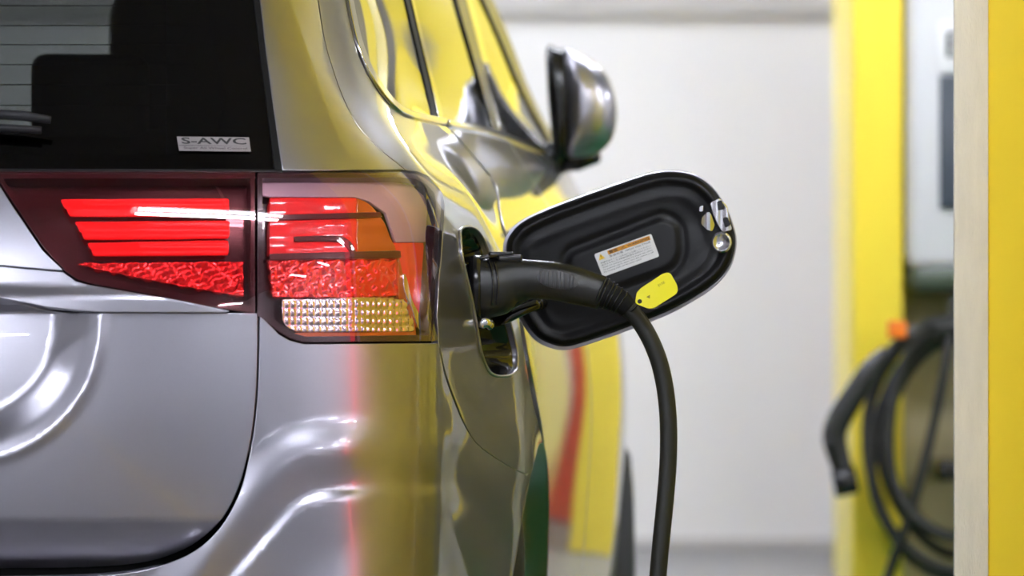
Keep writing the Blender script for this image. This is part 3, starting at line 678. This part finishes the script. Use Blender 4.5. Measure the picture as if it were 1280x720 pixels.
panel('window_divider', [(482, -118), (509, 0), (542, 140), (543, 147), (549, 148), (547, 139), (514, 0), (488, -116)], 'rubber', off=-.002, res=.02, thick=.008, mirror=True)
panel('door_frame', [(488.5, -116), (514.5, 0), (547.5, 139), (549.5, 149), (554, 150), (552.5, 139), (517.5, 0), (492, -114)], 'piano_black', off=0, res=.02, thick=.01, mirror=True)
panel('rear_door_glass', [(494, -112), (519, 0), (555, 140), (557, 151), (580, 155.5), (605, 160.5), (618, 163), (616, 156), (571, 0), (549, -78)], 'side_glass', off=-.004, res=.03, thick=0, mirror=True)
panel('centre_pillar_trim', [(549, -78), (571, 0), (616, 156), (618, 163.5), (626, 166), (624, 156), (582, 0), (562, -72)], 'gloss_black', off=0, res=.03, thick=.01, mirror=True)
panel('front_door_frame', [(563, -71), (583, 0), (625, 156), (627, 166), (633, 168.5), (631, 158), (591, 0), (572, -64)], 'piano_black', off=.0, res=.03, thick=.01, mirror=True)
def ww(pts): return np.array(cv('px', pts))
fgl = cv('px', [(572.5, -64), (592, 0), (632, 160), (634, 168.5)]) + cv('yz', [(9.0, .243), (9.45, .245), (9.62, .25), (9.5, .32), (9.3, .42), (9.1, .52), (9.0, .56), (8.9, .56)])
panel('front_door_glass', fgl, 'side_glass', space='uv', off=-.004, res=.03, thick=0, mirror=True)
panel('windscreen_pillar', cv('yz', [(9.64, .245), (9.52, .32), (9.32, .42), (9.12, .52), (9.02, .575), (9.2, .575), (9.35, .52), (9.55, .42), (9.78, .32), (9.95, .235)]), 'gloss_black', space='uv', off=0, res=.03, thick=.01, mirror=True)
panel('roof_rail', [(ARC[5], .575), (ARC[8], .565)] + cv('yz', [(7.9, .565), (8.6, .57), (9.2, .575), (9.2, .618), (8.6, .618), (7.9, .618)]) + [(ARC[8], .615), (ARC[5], .61)], 'paint', space='uv', res=.03, thick=.01, mirror=True)
# roof skin, cabin floor, windscreen, bonnet
us = np.linspace(ARC[1], uvYZ(np.array([9.2]), np.array([.6]))[0][0], 60); top = base_raw(us, np.full_like(us, .605)) + [0, 0, H]
n = 10; V = []; far = mirrored(top)
for t in np.linspace(0, 1, n): 
    r = top * (1 - t) + far * t; r[:, 2] += .13 * (1 - abs(2 * t - 1) ** 3) * np.clip((us - us[0]) / .6, .05, 1); V.append(r)
V = np.vstack(V); k = len(us)
mk('roof_skin', V, [(a * k + i, a * k + i + 1, (a + 1) * k + i + 1, (a + 1) * k + i) for a in range(n - 1) for i in range(k - 1)], 'paint', car)
def quad(pts): return MB().add(pts, [tuple(range(len(pts)))])
quad([(-1.50, 9.35, 1.50), (-.14, 9.25, 1.50), (.08, 9.95, 1.17), (-1.45, 10.07, 1.17)]).build('windscreen', 'windscreen_glass', car, smooth=False)
bn = MB(); bn.box(-1.40, .02, 10.0, 11.3, .95, 1.10, .05); bn.build('bonnet', 'paint', car)
MB().box(-1.38, .05, 11.25, 11.45, .35, 1.0, .05).build('front_bumper', 'paint', car)
MB().box(-1.60, -.22, 6.95, 7.4, .86, .90).build('boot_cover', 'trim_dark', car, smooth=False)
MB().box(-1.60, -.16, 7.4, 10.0, .40, .44).build('cabin_floor', 'trim_dark', car, smooth=False)
MB().box(-1.45, -.05, 9.65, 10.0, .44, 1.14, .03).build('dashboard', 'trim_dark', car)
# seats: what stands dark in the back window
def seat(name, x0, x1, zt, Y, hx0, hx1, hz, bv=.045):
    s = MB().box(x0, x1, Y, Y + .16, .5, zt, .05).build(name, 'seat_fabric', car)
    MB().box(hx0, hx1, Y + .02, Y + .13, zt - .03, hz, bv).build('headrest', 'seat_fabric', s); return s
s8 = lambda px, Y=7.9: (px - 640) / F * Y
zz = lambda py, Y: (360 - py) / F * Y + H
seat('rear_seat', s8(-210), s8(240), zz(160, 7.9), 7.9, s8(36), s8(180), zz(66, 7.9), .02)
seat('rear_seat', s8(248), s8(400), zz(150, 7.9), 7.9, s8(270), s8(390), zz(60, 7.9))
seat('front_seat', s8(134, 8.8), s8(420, 8.8), zz(-20, 8.8), 8.8, s8(160, 8.8), s8(350, 8.8), zz(-180, 8.8))
MB().box(-.46, -.36, 7.1, 7.6, .9, 1.42, .03).build('pillar_lining', 'trim_dark', car)

# ---- charge port, recess and flap
L = np.array(cv('px', port_px)); p = base_raw(L[:, 0], L[:, 1]); nn = base_nrm(L[:, 0], L[:, 1]); nav = nn.mean(0); nav /= np.linalg.norm(nav)
k = len(p); cen = p.mean(0)
rings = [p - nn * .004, p - nn * .010 + (cen - p) * .04, p - nav * .075 + (cen - p) * .12]
V = np.vstack(rings + [(rings[-1].mean(0))[None]]) + [0, 0, H]
Fc = [(a * k + i, a * k + (i + 1) % k, (a + 1) * k + (i + 1) % k, (a + 1) * k + i) for a in range(2) for i in range(k)] + [(2 * k + i, 2 * k + (i + 1) % k, 3 * k) for i in range(k)]
port = mk('charge_port', V, Fc, 'piano_black', car, label='black charging port recess')
MB().tube([ray(577, 362, 7.19), ray(592, 361, 7.18)], [.030, .031], 28).build('socket', 'gloss_black', port)
MB().tube(smooth_curve([ray(594, 400, 7.15), ray(600, 404, 7.14), ray(608, 403, 7.14), ray(613, 408, 7.15)], 4), [.004] + [.0075] * 11 + [.005], 10).build('latch_catch', 'chrome', port, label='chrome catch')
rim = MB(); pr = p + nn * .0012 + [0, 0, H]; rim.tube(np.vstack([pr, pr[:1]]), .0022, 8, caps=False); rim.build('port_rim', 'paint', port)

FY = lambda px, py: 7.335 - .065 * (px - 640) / 290.
flap_o = smooth_curve([(629, 312), (634, 294), (653, 275), (696, 255.5), (762, 232), (812, 216), (840, 213), (868, 218), (890, 233), (906, 256), (917, 284), (920, 306), (913, 333), (895, 356), (868, 375), (832, 394), (780, 414.5), (735, 430), (708, 437), (688, 434.5), (668, 424), (652, 402), (640, 372), (632, 340)], 6, True)
cf = flap_o.mean(0)
def flat(name, loop, material, parent, hfn, thick=.004, res=4., Yfn=FY, label=None, rr=.0008, holes=()):
    loop = np.asarray(loop, float); loop = dens(loop, 3.)
    a = .5 * np.sum(loop[:, 0] * np.roll(loop[:, 1], -1) - np.roll(loop[:, 0], -1) * loop[:, 1])
    if a > 0: loop = loop[::-1]                 # y points down in the photograph
    gx, gy = np.meshgrid(np.arange(loop[:, 0].min(), loop[:, 0].max(), res), np.arange(loop[:, 1].min(), loop[:, 1].max(), res)); gx[1::2] += res / 2
    g = np.stack([gx.ravel(), gy.ravel()], 1); g = g[sdist(g[:, 0], g[:, 1], loop, True) > res * .45]
    pts = np.vstack([loop, g]); kk = len(loop)
    vo, eo, fo, *_ = geometry.delaunay_2d_cdt([Vector((q[0] / 100, -q[1] / 100)) for q in pts], [(i, (i + 1) % kk) for i in range(kk)], [], 1, 1e-7)
    X = np.array([v[0] for v in vo]) * 100; Yp = -np.array([v[1] for v in vo]) * 100
    def pos(X, Yp):
        Y = Yfn(X, Yp) - hfn(X, Yp); Yb = Yfn(X, Yp)
        return np.stack([(X - 640) / F * Yb, Y, (360 - Yp) / F * Yb + H], -1)
    e = .4
    def nrm(X, Yp):
        n_ = np.cross(pos(X + e, Yp) - pos(X - e, Yp), pos(X, Yp - e) - pos(X, Yp + e)); return n_ / np.linalg.norm(n_, axis=1)[:, None]
    P = pos(X, Yp); N = nrm(X, Yp); Fc = [f if np.cross(P[f[1]] - P[f[0]], P[f[2]] - P[f[0]])[1] < 0 else f[::-1] for f in fo]
    p = pos(loop[:, 0], loop[:, 1]); nn = nrm(loop[:, 0], loop[:, 1]); T = np.roll(p, -1, 0) - np.roll(p, 1, 0); T /= np.linalg.norm(T, axis=1)[:, None]; out = np.cross(T, nn)
    vs = [P, p, p + out * rr - nn * rr, p + out * rr - nn * thick, p - nn * (thick + rr)]; ns = [N, nn, out, out, -nn]; n0 = len(P)
    for a in range(3):
        for i in range(kk):
            j = (i + 1) % kk; A = n0 + a * kk; Fc.append((A + i, A + kk + i, A + kk + j, A + j))
    Fc.append(tuple(range(n0 + 3 * kk, n0 + 4 * kk))[::-1])
    return mk(name, np.vstack(vs), Fc, material, parent, np.vstack(ns), label=label)
def inset(loop, d):
    P = np.asarray(loop, float); T = np.roll(P, -1, 0) - np.roll(P, 1, 0); T /= np.linalg.norm(T, axis=1)[:, None]; Nn = np.stack([-T[:, 1], T[:, 0]], 1)
    c = P.mean(0); s = np.sign(((c - P) * Nn).sum(1).sum()); return P + Nn * s * d
flap = flat('charge_flap', flap_o, 'paint', car, lambda x, y: .0035 * ss(sdist(x, y, flap_o, True) / 3.) - .004, thick=.004, res=8, label='silver charging flap swung open, black inside')
bk = flat('flap_outer_skin', inset(flap_o, 2), 'paint', flap, lambda x, y: -.008 - .012 * ss(sdist(x, y, flap_o, True) / 60.), thick=.002, res=8)
fin = inset(flap_o, 3.4); fin = fin + np.array([1.0, -1.3])
rect_i = rounded([(712, 316), (830, 270), (848, 282), (852, 318), (838, 337), (735, 374), (716, 362), (708, 330)], 14, 5)
rect_m = inset(flap_o, 32)
def h_in(x, y):
    d = sdist(x, y, fin, True); q = sdist(x, y, rect_i, True); m = sdist(x, y, rect_m, True)
    h = .0055 + .007 * ss(d / 8.) - .004 * ss((d - 9) / 9.)
    h = h + .0011 * np.exp(-(m / 6.) ** 2) - .0026 * np.exp(-((q + 4) / 5.5) ** 2) + .002 * ss(q / 8.)
    h = h - .004 * np.exp(-(((x - 868) / 24) ** 2 + ((y - 275) / 24) ** 2)) - .003 * np.exp(-(((x - 893) / 16) ** 2 + ((y - 312) / 16) ** 2))
    return h
panel_in = flat('inner_panel', fin, 'flap_black', flap, h_in, thick=.004, res=2.5, label='black moulded inner side of the flap')
# latch pieces on the flap
flat('latch_plate', rounded([(888, 253.5), (899, 248.5), (907, 260), (914, 287), (903, 290), (897, 280), (891, 268)], 2, 3), 'satin_silver', flap, lambda x, y: .0155 + .001 * np.sin(x * .5), thick=.004, res=2)
flat('latch_hook', rounded([(884, 265), (888, 268), (893, 281), (890, 289), (883, 287), (876, 280), (877, 272)], 2, 3), 'chrome', flap, lambda x, y: .0145 + .0035 * np.cos((x - 884) * .22), thick=.004, res=1.5, label='bright latch hook')
flat('latch_slot', rounded([(896, 253), (901, 251), (903, 260), (898, 263)], 1.2, 3), 'gloss_black', flap, lambda x, y: .0185 + 0 * x, thick=.002, res=3)
flat('latch_slot', rounded([(903, 273), (908, 272), (912, 281), (906, 284)], 1.2, 3), 'gloss_black', flap, lambda x, y: .0185 + 0 * x, thick=.002, res=3)
flat('latch_pin', rounded([(874, 259), (878, 257.5), (878, 264), (874, 264.5)], 1.2, 3), 'chrome', flap, lambda x, y: .0145 + 0 * x, thick=.003, res=3)
circ = [(901 + 10 * math.cos(a), 303 + 10.5 * math.sin(a)) for a in np.linspace(0, 2 * math.pi, 24, endpoint=False)]
flat('rubber_stop', circ, 'satin_silver', flap, lambda x, y: .0165 - .004 * (((x - 901) / 10) ** 2 + ((y - 303) / 10) ** 2) * -1, thick=.004, res=2, label='round bright stop')
MB().tube(smooth_curve([ray(618, 402, 7.25), ray(634, 397, 7.24), ray(652, 388, 7.24), ray(674, 379, 7.25)], 4), .0075, 12).build('hinge_arm', 'piano_black', flap)
MB().tube([ray(667, 381, 7.25), ray(677, 378, 7.27)], [.0095, .0095], 14).build('hinge_knuckle', 'gloss_black', flap)
# warning label
lab_c = [(742.5, 318), (813.5, 292.5), (823.5, 320.5), (753.5, 346)]
label = flat('warning_label', rounded(lab_c, 2.5, 4), 'label_white', flap, lambda x, y: .0125 + 0 * x, thick=.001, res=6, rr=.0002, label='white warning label with orange header')
A_, Bv, Dv = np.array([742.5, 318.]), np.array([71., -25.5]), np.array([10.6, 28.])
def lmap(u0, u1, v0, v1, h=.0137):
    def f(x, y):
        q = A_ + np.outer(u0 + (u1 - u0) * x, Bv) + np.outer(v1 + (v0 - v1) * y, Dv)
        Yb = FY(q[:, 0], q[:, 1]); return np.stack([(q[:, 0] - 640) / F * Yb, Yb - h, (360 - q[:, 1]) / F * Yb + H], 1)
    return f
def lrect(u0, u1, v0, v1, material, h=.0131):
    f = lmap(u0, u1, v0, v1, h); mk('label_print', f(np.array([0, 1, 1, 0.]), np.array([0, 0, 1, 1.])), [(0, 1, 2, 3)], material, label, smooth=False)
lrect(.22, .96, .045, .22, 'label_orange')
mk('warning_triangle', lmap(.04, .15, .06, .30, .0132)(np.array([0, 1, .5]), np.array([0, 0, 1.])), [(0, 1, 2)], 'label_yellow', label, smooth=False)
text_mesh('!', lmap(.088, .10, .12, .28), 'lettering', 'ink', label)
text_mesh('警告  \u26A0 WARNING', lmap(.24, .94, .06, .205), 'lettering', 'ink', label, bold=.01)
text_mesh('急速充電  HIGH VOLTAGE', lmap(.22, .94, .25, .345), 'lettering', 'ink', label)
for v, s in ((.41, '充電中はエアコンの吹出口に注意してください。'), (.51, '操作をするときは取扱説明書をお読みください。'), (.62, 'When AC charging, connect the plug to the vehicle'), (.72, 'To prevent injury, make sure the vehicle is off'), (.82, 'For charging details, see the owner manual')):
    text_mesh(s, lmap(.05, .93 if v < .8 else .70, v, v + .065), 'lettering', 'ink', label)

# ---- charging connector in the port
pl = thing('charging_connector', 'black charging plug and cable inserted in the car side port', 'charging plug', tuple(ray(600, 360, 7.17)))
YC = 7.17
cp = smooth_curve([(584, 358), (596, 359), (610, 360), (624, 357), (640, 352), (660, 349.5), (690, 351), (716, 356), (738, 362), (752, 366)], 6)
tt = np.linspace(0, 1, len(cp)); rr_ = np.interp(tt, [0, .11, .22, .33, .44, .55, .66, .78, .9, 1], np.array([37, 37.5, 37.5, 36, 29.5, 25, 24, 24, 22, 21.5]) / (F / YC))
hd = MB().tube([ray(x, y, YC) for x, y in cp], rr_, 28, flat=.82).build('handle', 'handle_black', pl)
MB().tube([ray(586, 359, YC), ray(589, 359, YC), ray(598, 360, YC), ray(601, 360, YC)], np.array([37, 40.5, 41, 38]) / (F / YC), 32, flat=.85).build('nose_collar', 'gloss_black', pl)
MB().tube([ray(562, 357, YC), ray(588, 359, YC)], [.030, .031], 28).build('nose', 'gloss_black', pl)
g = MB()
for q, (x0, y0, x1, y1, r) in enumerate([(594, 323, 600, 358, .004)]):
    a = np.linspace(-1.25, .6, 14)
    for R_, xo in ((.040, 607), (.039, 613)):
        g.tube([(ray(xo, 360, YC) + np.array([.010 * math.cos(t), -R_ * .84 * math.cos(t), -R_ * math.sin(t)])) for t in a], .0016, 6)
g.build('collar_rib', 'gloss_black', pl)
lb = MB(); c0, c1 = ray(622, 324, YC), ray(653, 313, YC)
lb.box(c0[0], c1[0], YC - .011, YC + .011, c0[2] - .004, c0[2] + .006, .003)
lb.box(c0[0] - .012, c0[0] + .022, YC - .009, YC + .009, c0[2] + .000, c0[2] + .010, .002)
lb.build('latch_button', 'gloss_black', pl)
MB().tube([ray(594, 326, YC - .012), ray(603, 322, YC - .012), ray(622, 319.5, YC - .012)], [.003, .003, .002], 8).build('latch_lever', 'gloss_black', pl)
# finger side: belly of the handle with scallops
bl = smooth_curve([(598, 388), (612, 391), (630, 388), (645, 380), (660, 371), (672, 369), (684, 372), (696, 371), (708, 374), (722, 377), (742, 381)], 4)
MB().tube([ray(x, y - 5, YC) for x, y in bl], .0085, 12, flat=1.2).build('finger_grip', 'handle_black', pl)
gp = MB(); ge = MB()
th = np.linspace(0, 2 * math.pi, 37)
gc, ga, gb, gt = np.array([697., 350.]), 29., 12.5, math.radians(9)
def gpos(a, b, off):
    x = gc[0] + a * math.cos(gt) - b * math.sin(gt); y = gc[1] + a * math.sin(gt) + b * math.cos(gt)
    i = np.abs(cp[:, 0] - x).argmin(); r = rr_[i]; dz = (y - cp[i, 1]) / (F / YC); dy = .82 * math.sqrt(max(0, r * r - dz * dz))
    q = ray(x, y, YC); return q + np.array([0, -dy - off, 0])
n_r = 6; V = [gpos(0, 0, .0006)]; Fc = []
for k in range(1, n_r + 1):
    for t in th[:-1]: V.append(gpos(ga * k / n_r * math.cos(t), gb * k / n_r * math.sin(t), .0006 if k < n_r else -.001))
for j in range(36):
    Fc.append((0, 1 + j, 1 + (j + 1) % 36))
    for k in range(n_r - 1): A = 1 + k * 36; Fc.append((A + j, A + 36 + j, A + 36 + (j + 1) % 36, A + (j + 1) % 36))
gp.add(V, Fc); grip = gp.build('grip_pad', 'grip_grey', pl, label='ribbed dark grey grip pad')
for a in np.arange(-22, 23, 5.2):
    hb = gb * math.sqrt(1 - (a / ga) ** 2) * .86
    MB().tube([gpos(a + b * .12, b, .0008) for b in np.linspace(-hb, hb, 7)], .0013, 8).build('grip_rib', 'grip_grey', grip)
cs = smooth_curve([(748, 363.5), (758, 368), (768, 373), (778, 379), (786, 386)], 5)
sr = MB().tube([ray(x, y, YC) for x, y in cs], np.linspace(.0205, .0135, len(cs)), 20).build('strain_relief', 'rubber', pl)
for k in range(6):
    i = 1 + int(k * 2.6); c = cs[i]; d = cs[i + 1] - cs[i - 1]; d /= np.linalg.norm(d)
    r0 = np.interp(i, [0, len(cs) - 1], [.0222, .0150])
    MB().tube([ray(*(c - d * 1.6), YC), ray(*(c - d * .6), YC), ray(*(c + d * .6), YC), ray(*(c + d * 1.6), YC)], [r0 - .0018, r0, r0, r0 - .0018], 24).build('relief_ring', 'gloss_black', sr)
cc = [ray(x, y, YC) for x, y in ((776, 377), (790, 390), (803, 407), (815, 429), (825, 456), (832, 490), (835.5, 530), (835, 580), (831, 630), (826, 680), (822, 725), (815, 800), (808, 900), (806, 1000))]
cc += [np.array(q) for q in ((.19, 7.12, .10), (.24, 7.0, .02), (.36, 6.7, .013), (.6, 6.38, .013), (.85, 6.2, .013), (1.1, 6.0, .013), (1.6, 5.9, .013), (1.9, 5.7, .013))]
MB().tube(smooth_curve(cc, 8), .0118, 18, up=(0, 1, 0)).build('cable', 'cable_black', pl)
# yellow tag tied to the cable
TY = lambda x, y: 7.125 + 0 * x
tg = rounded([(794.5, 377), (796.5, 366), (801, 361), (829, 342.5), (837, 341), (846.5, 357.5), (846.5, 366), (817, 385), (811, 385.5), (796, 379.5)], [2, 2, 3, 4, 6, 5, 5, 4, 3, 2], 4)
tgo = flat('cable_tag', tg, 'tag_yellow', None, lambda x, y: .0004 + .0012 * np.sin((x - 795) / 50 * 3.1), thick=.0014, res=4, Yfn=TY)
tag(tgo, 'small yellow plastic tag tied to the charging cable', 'tag')
def tmap(u0, u1, v0, v1):
    c = np.array([820., 364.]); ex = np.array([.86, -.51]); ey = np.array([.51, .86])
    def f(x, y):
        q = c + np.outer(u0 + (u1 - u0) * x, ex) + np.outer(v1 + (v0 - v1) * y, ey)
        return np.stack([(q[:, 0] - 640) / F * 7.125, np.full(len(q), 7.1225), (360 - q[:, 1]) / F * 7.125 + H], 1)
    return f
mat('faint_ink', srgb(150, 140, 30), .5)
text_mesh('EVSE', tmap(6, 15, -6, -3), 'lettering', 'faint_ink', tgo)
mk('triangle_mark', tmap(-14, -9, 0, 4)(np.array([0, 1, .5]), np.array([1, 1, 0.])), [(0, 1, 2)], 'faint_ink', tgo, smooth=False)
eye = [(799.6 + 2.1 * math.cos(a), 376.8 + 2.1 * math.sin(a)) for a in np.linspace(0, 2 * math.pi, 14, endpoint=False)]
flat('eyelet', eye, 'ink', tgo, lambda x, y: .0022 + 0 * x, thick=.0022, res=2, Yfn=TY)
MB().tube(smooth_curve([ray(800, 377, 7.121), ray(797.5, 381, 7.135), ray(793, 386, 7.15), ray(789, 389, 7.157), ray(786, 388, 7.165)], 5), .0011, 6).build('tie', 'ink', tgo)

# ---- folded door mirror
mr = lambda x, y, Y=9.55: ray(x, y, Y)
def dome(name, outline, Y0, hf, hb, material, parent, pw=2.2, cen=None):
    P = np.asarray(outline, float); c = np.array(cen) if cen is not None else P.mean(0); k = len(P); V = []; n = 12; Fc = []
    S = [math.sin(t) for t in np.linspace(0.02, math.pi - .02, n * 2)]; Cc = [math.cos(t) for t in np.linspace(0.02, math.pi - .02, n * 2)]
    for s, q in zip(S, Cc):
        rr = (s ** (2 / pw)); Y = Y0 - (hf if q > 0 else hb) * abs(q) ** (2 / pw) * (1 if q > 0 else -1)
        for p in P: x, y = c + (p - c) * rr; V.append(ray(x, y, Y0) * [1, 0, 1] + [0, Y, 0])
    m = n * 2
    Fc = [(i * k + j, i * k + (j + 1) % k, (i + 1) * k + (j + 1) % k, (i + 1) * k + j) for i in range(m - 1) for j in range(k)] + [tuple(range(k))[::-1], tuple(range((m - 1) * k, m * k))]
    o = mk(name, V, Fc, material, parent); sharp(o, 80); return o
mo = smooth_curve([(706, 61), (722, 66), (738, 74), (755, 90), (766, 112), (771, 140), (768, 166), (760, 182), (746, 193), (726, 197), (708, 194), (702, 150), (702, 100)], 4, True)
mirror = dome('door_mirror', mo, 9.55, .07, .05, 'paint', car, 2.4); mirror['label'] = 'folded silver door mirror'
fr = smooth_curve([(683, 60), (697, 60), (710, 66), (717, 100), (719, 150), (715, 185), (704, 200), (693, 203), (688, 160), (684, 110)], 4, True)
dome('mirror_frame', fr, 9.56, .05, .09, 'gloss_black', mirror, 3)
MB().tube([mr(700, 202, 9.62), mr(722, 200, 9.6), mr(746, 196, 9.58)], [.018, .02, .012], 12, flat=1.3).build('mirror_base', 'gloss_black', mirror)
MB().tube([mr(681, 208, 9.66), mr(694, 198, 9.62), mr(705, 192, 9.6)], [.035, .032, .02], 12).build('mirror_arm', 'gloss_black', mirror)
# door handles
for Yh in (8.35, 9.35):
    u, v = uvYZ(np.array([Yh - .09, Yh - .05, Yh, Yh + .05, Yh + .09]), np.full(5, .10)); pp = base_raw(u, v) + base_nrm(u, v) * np.array([.002, .028, .034, .028, .002])[:, None] + [0, 0, H]
    MB().tube(smooth_curve(pp, 4), .010, 10).build('door_handle', 'paint', car)
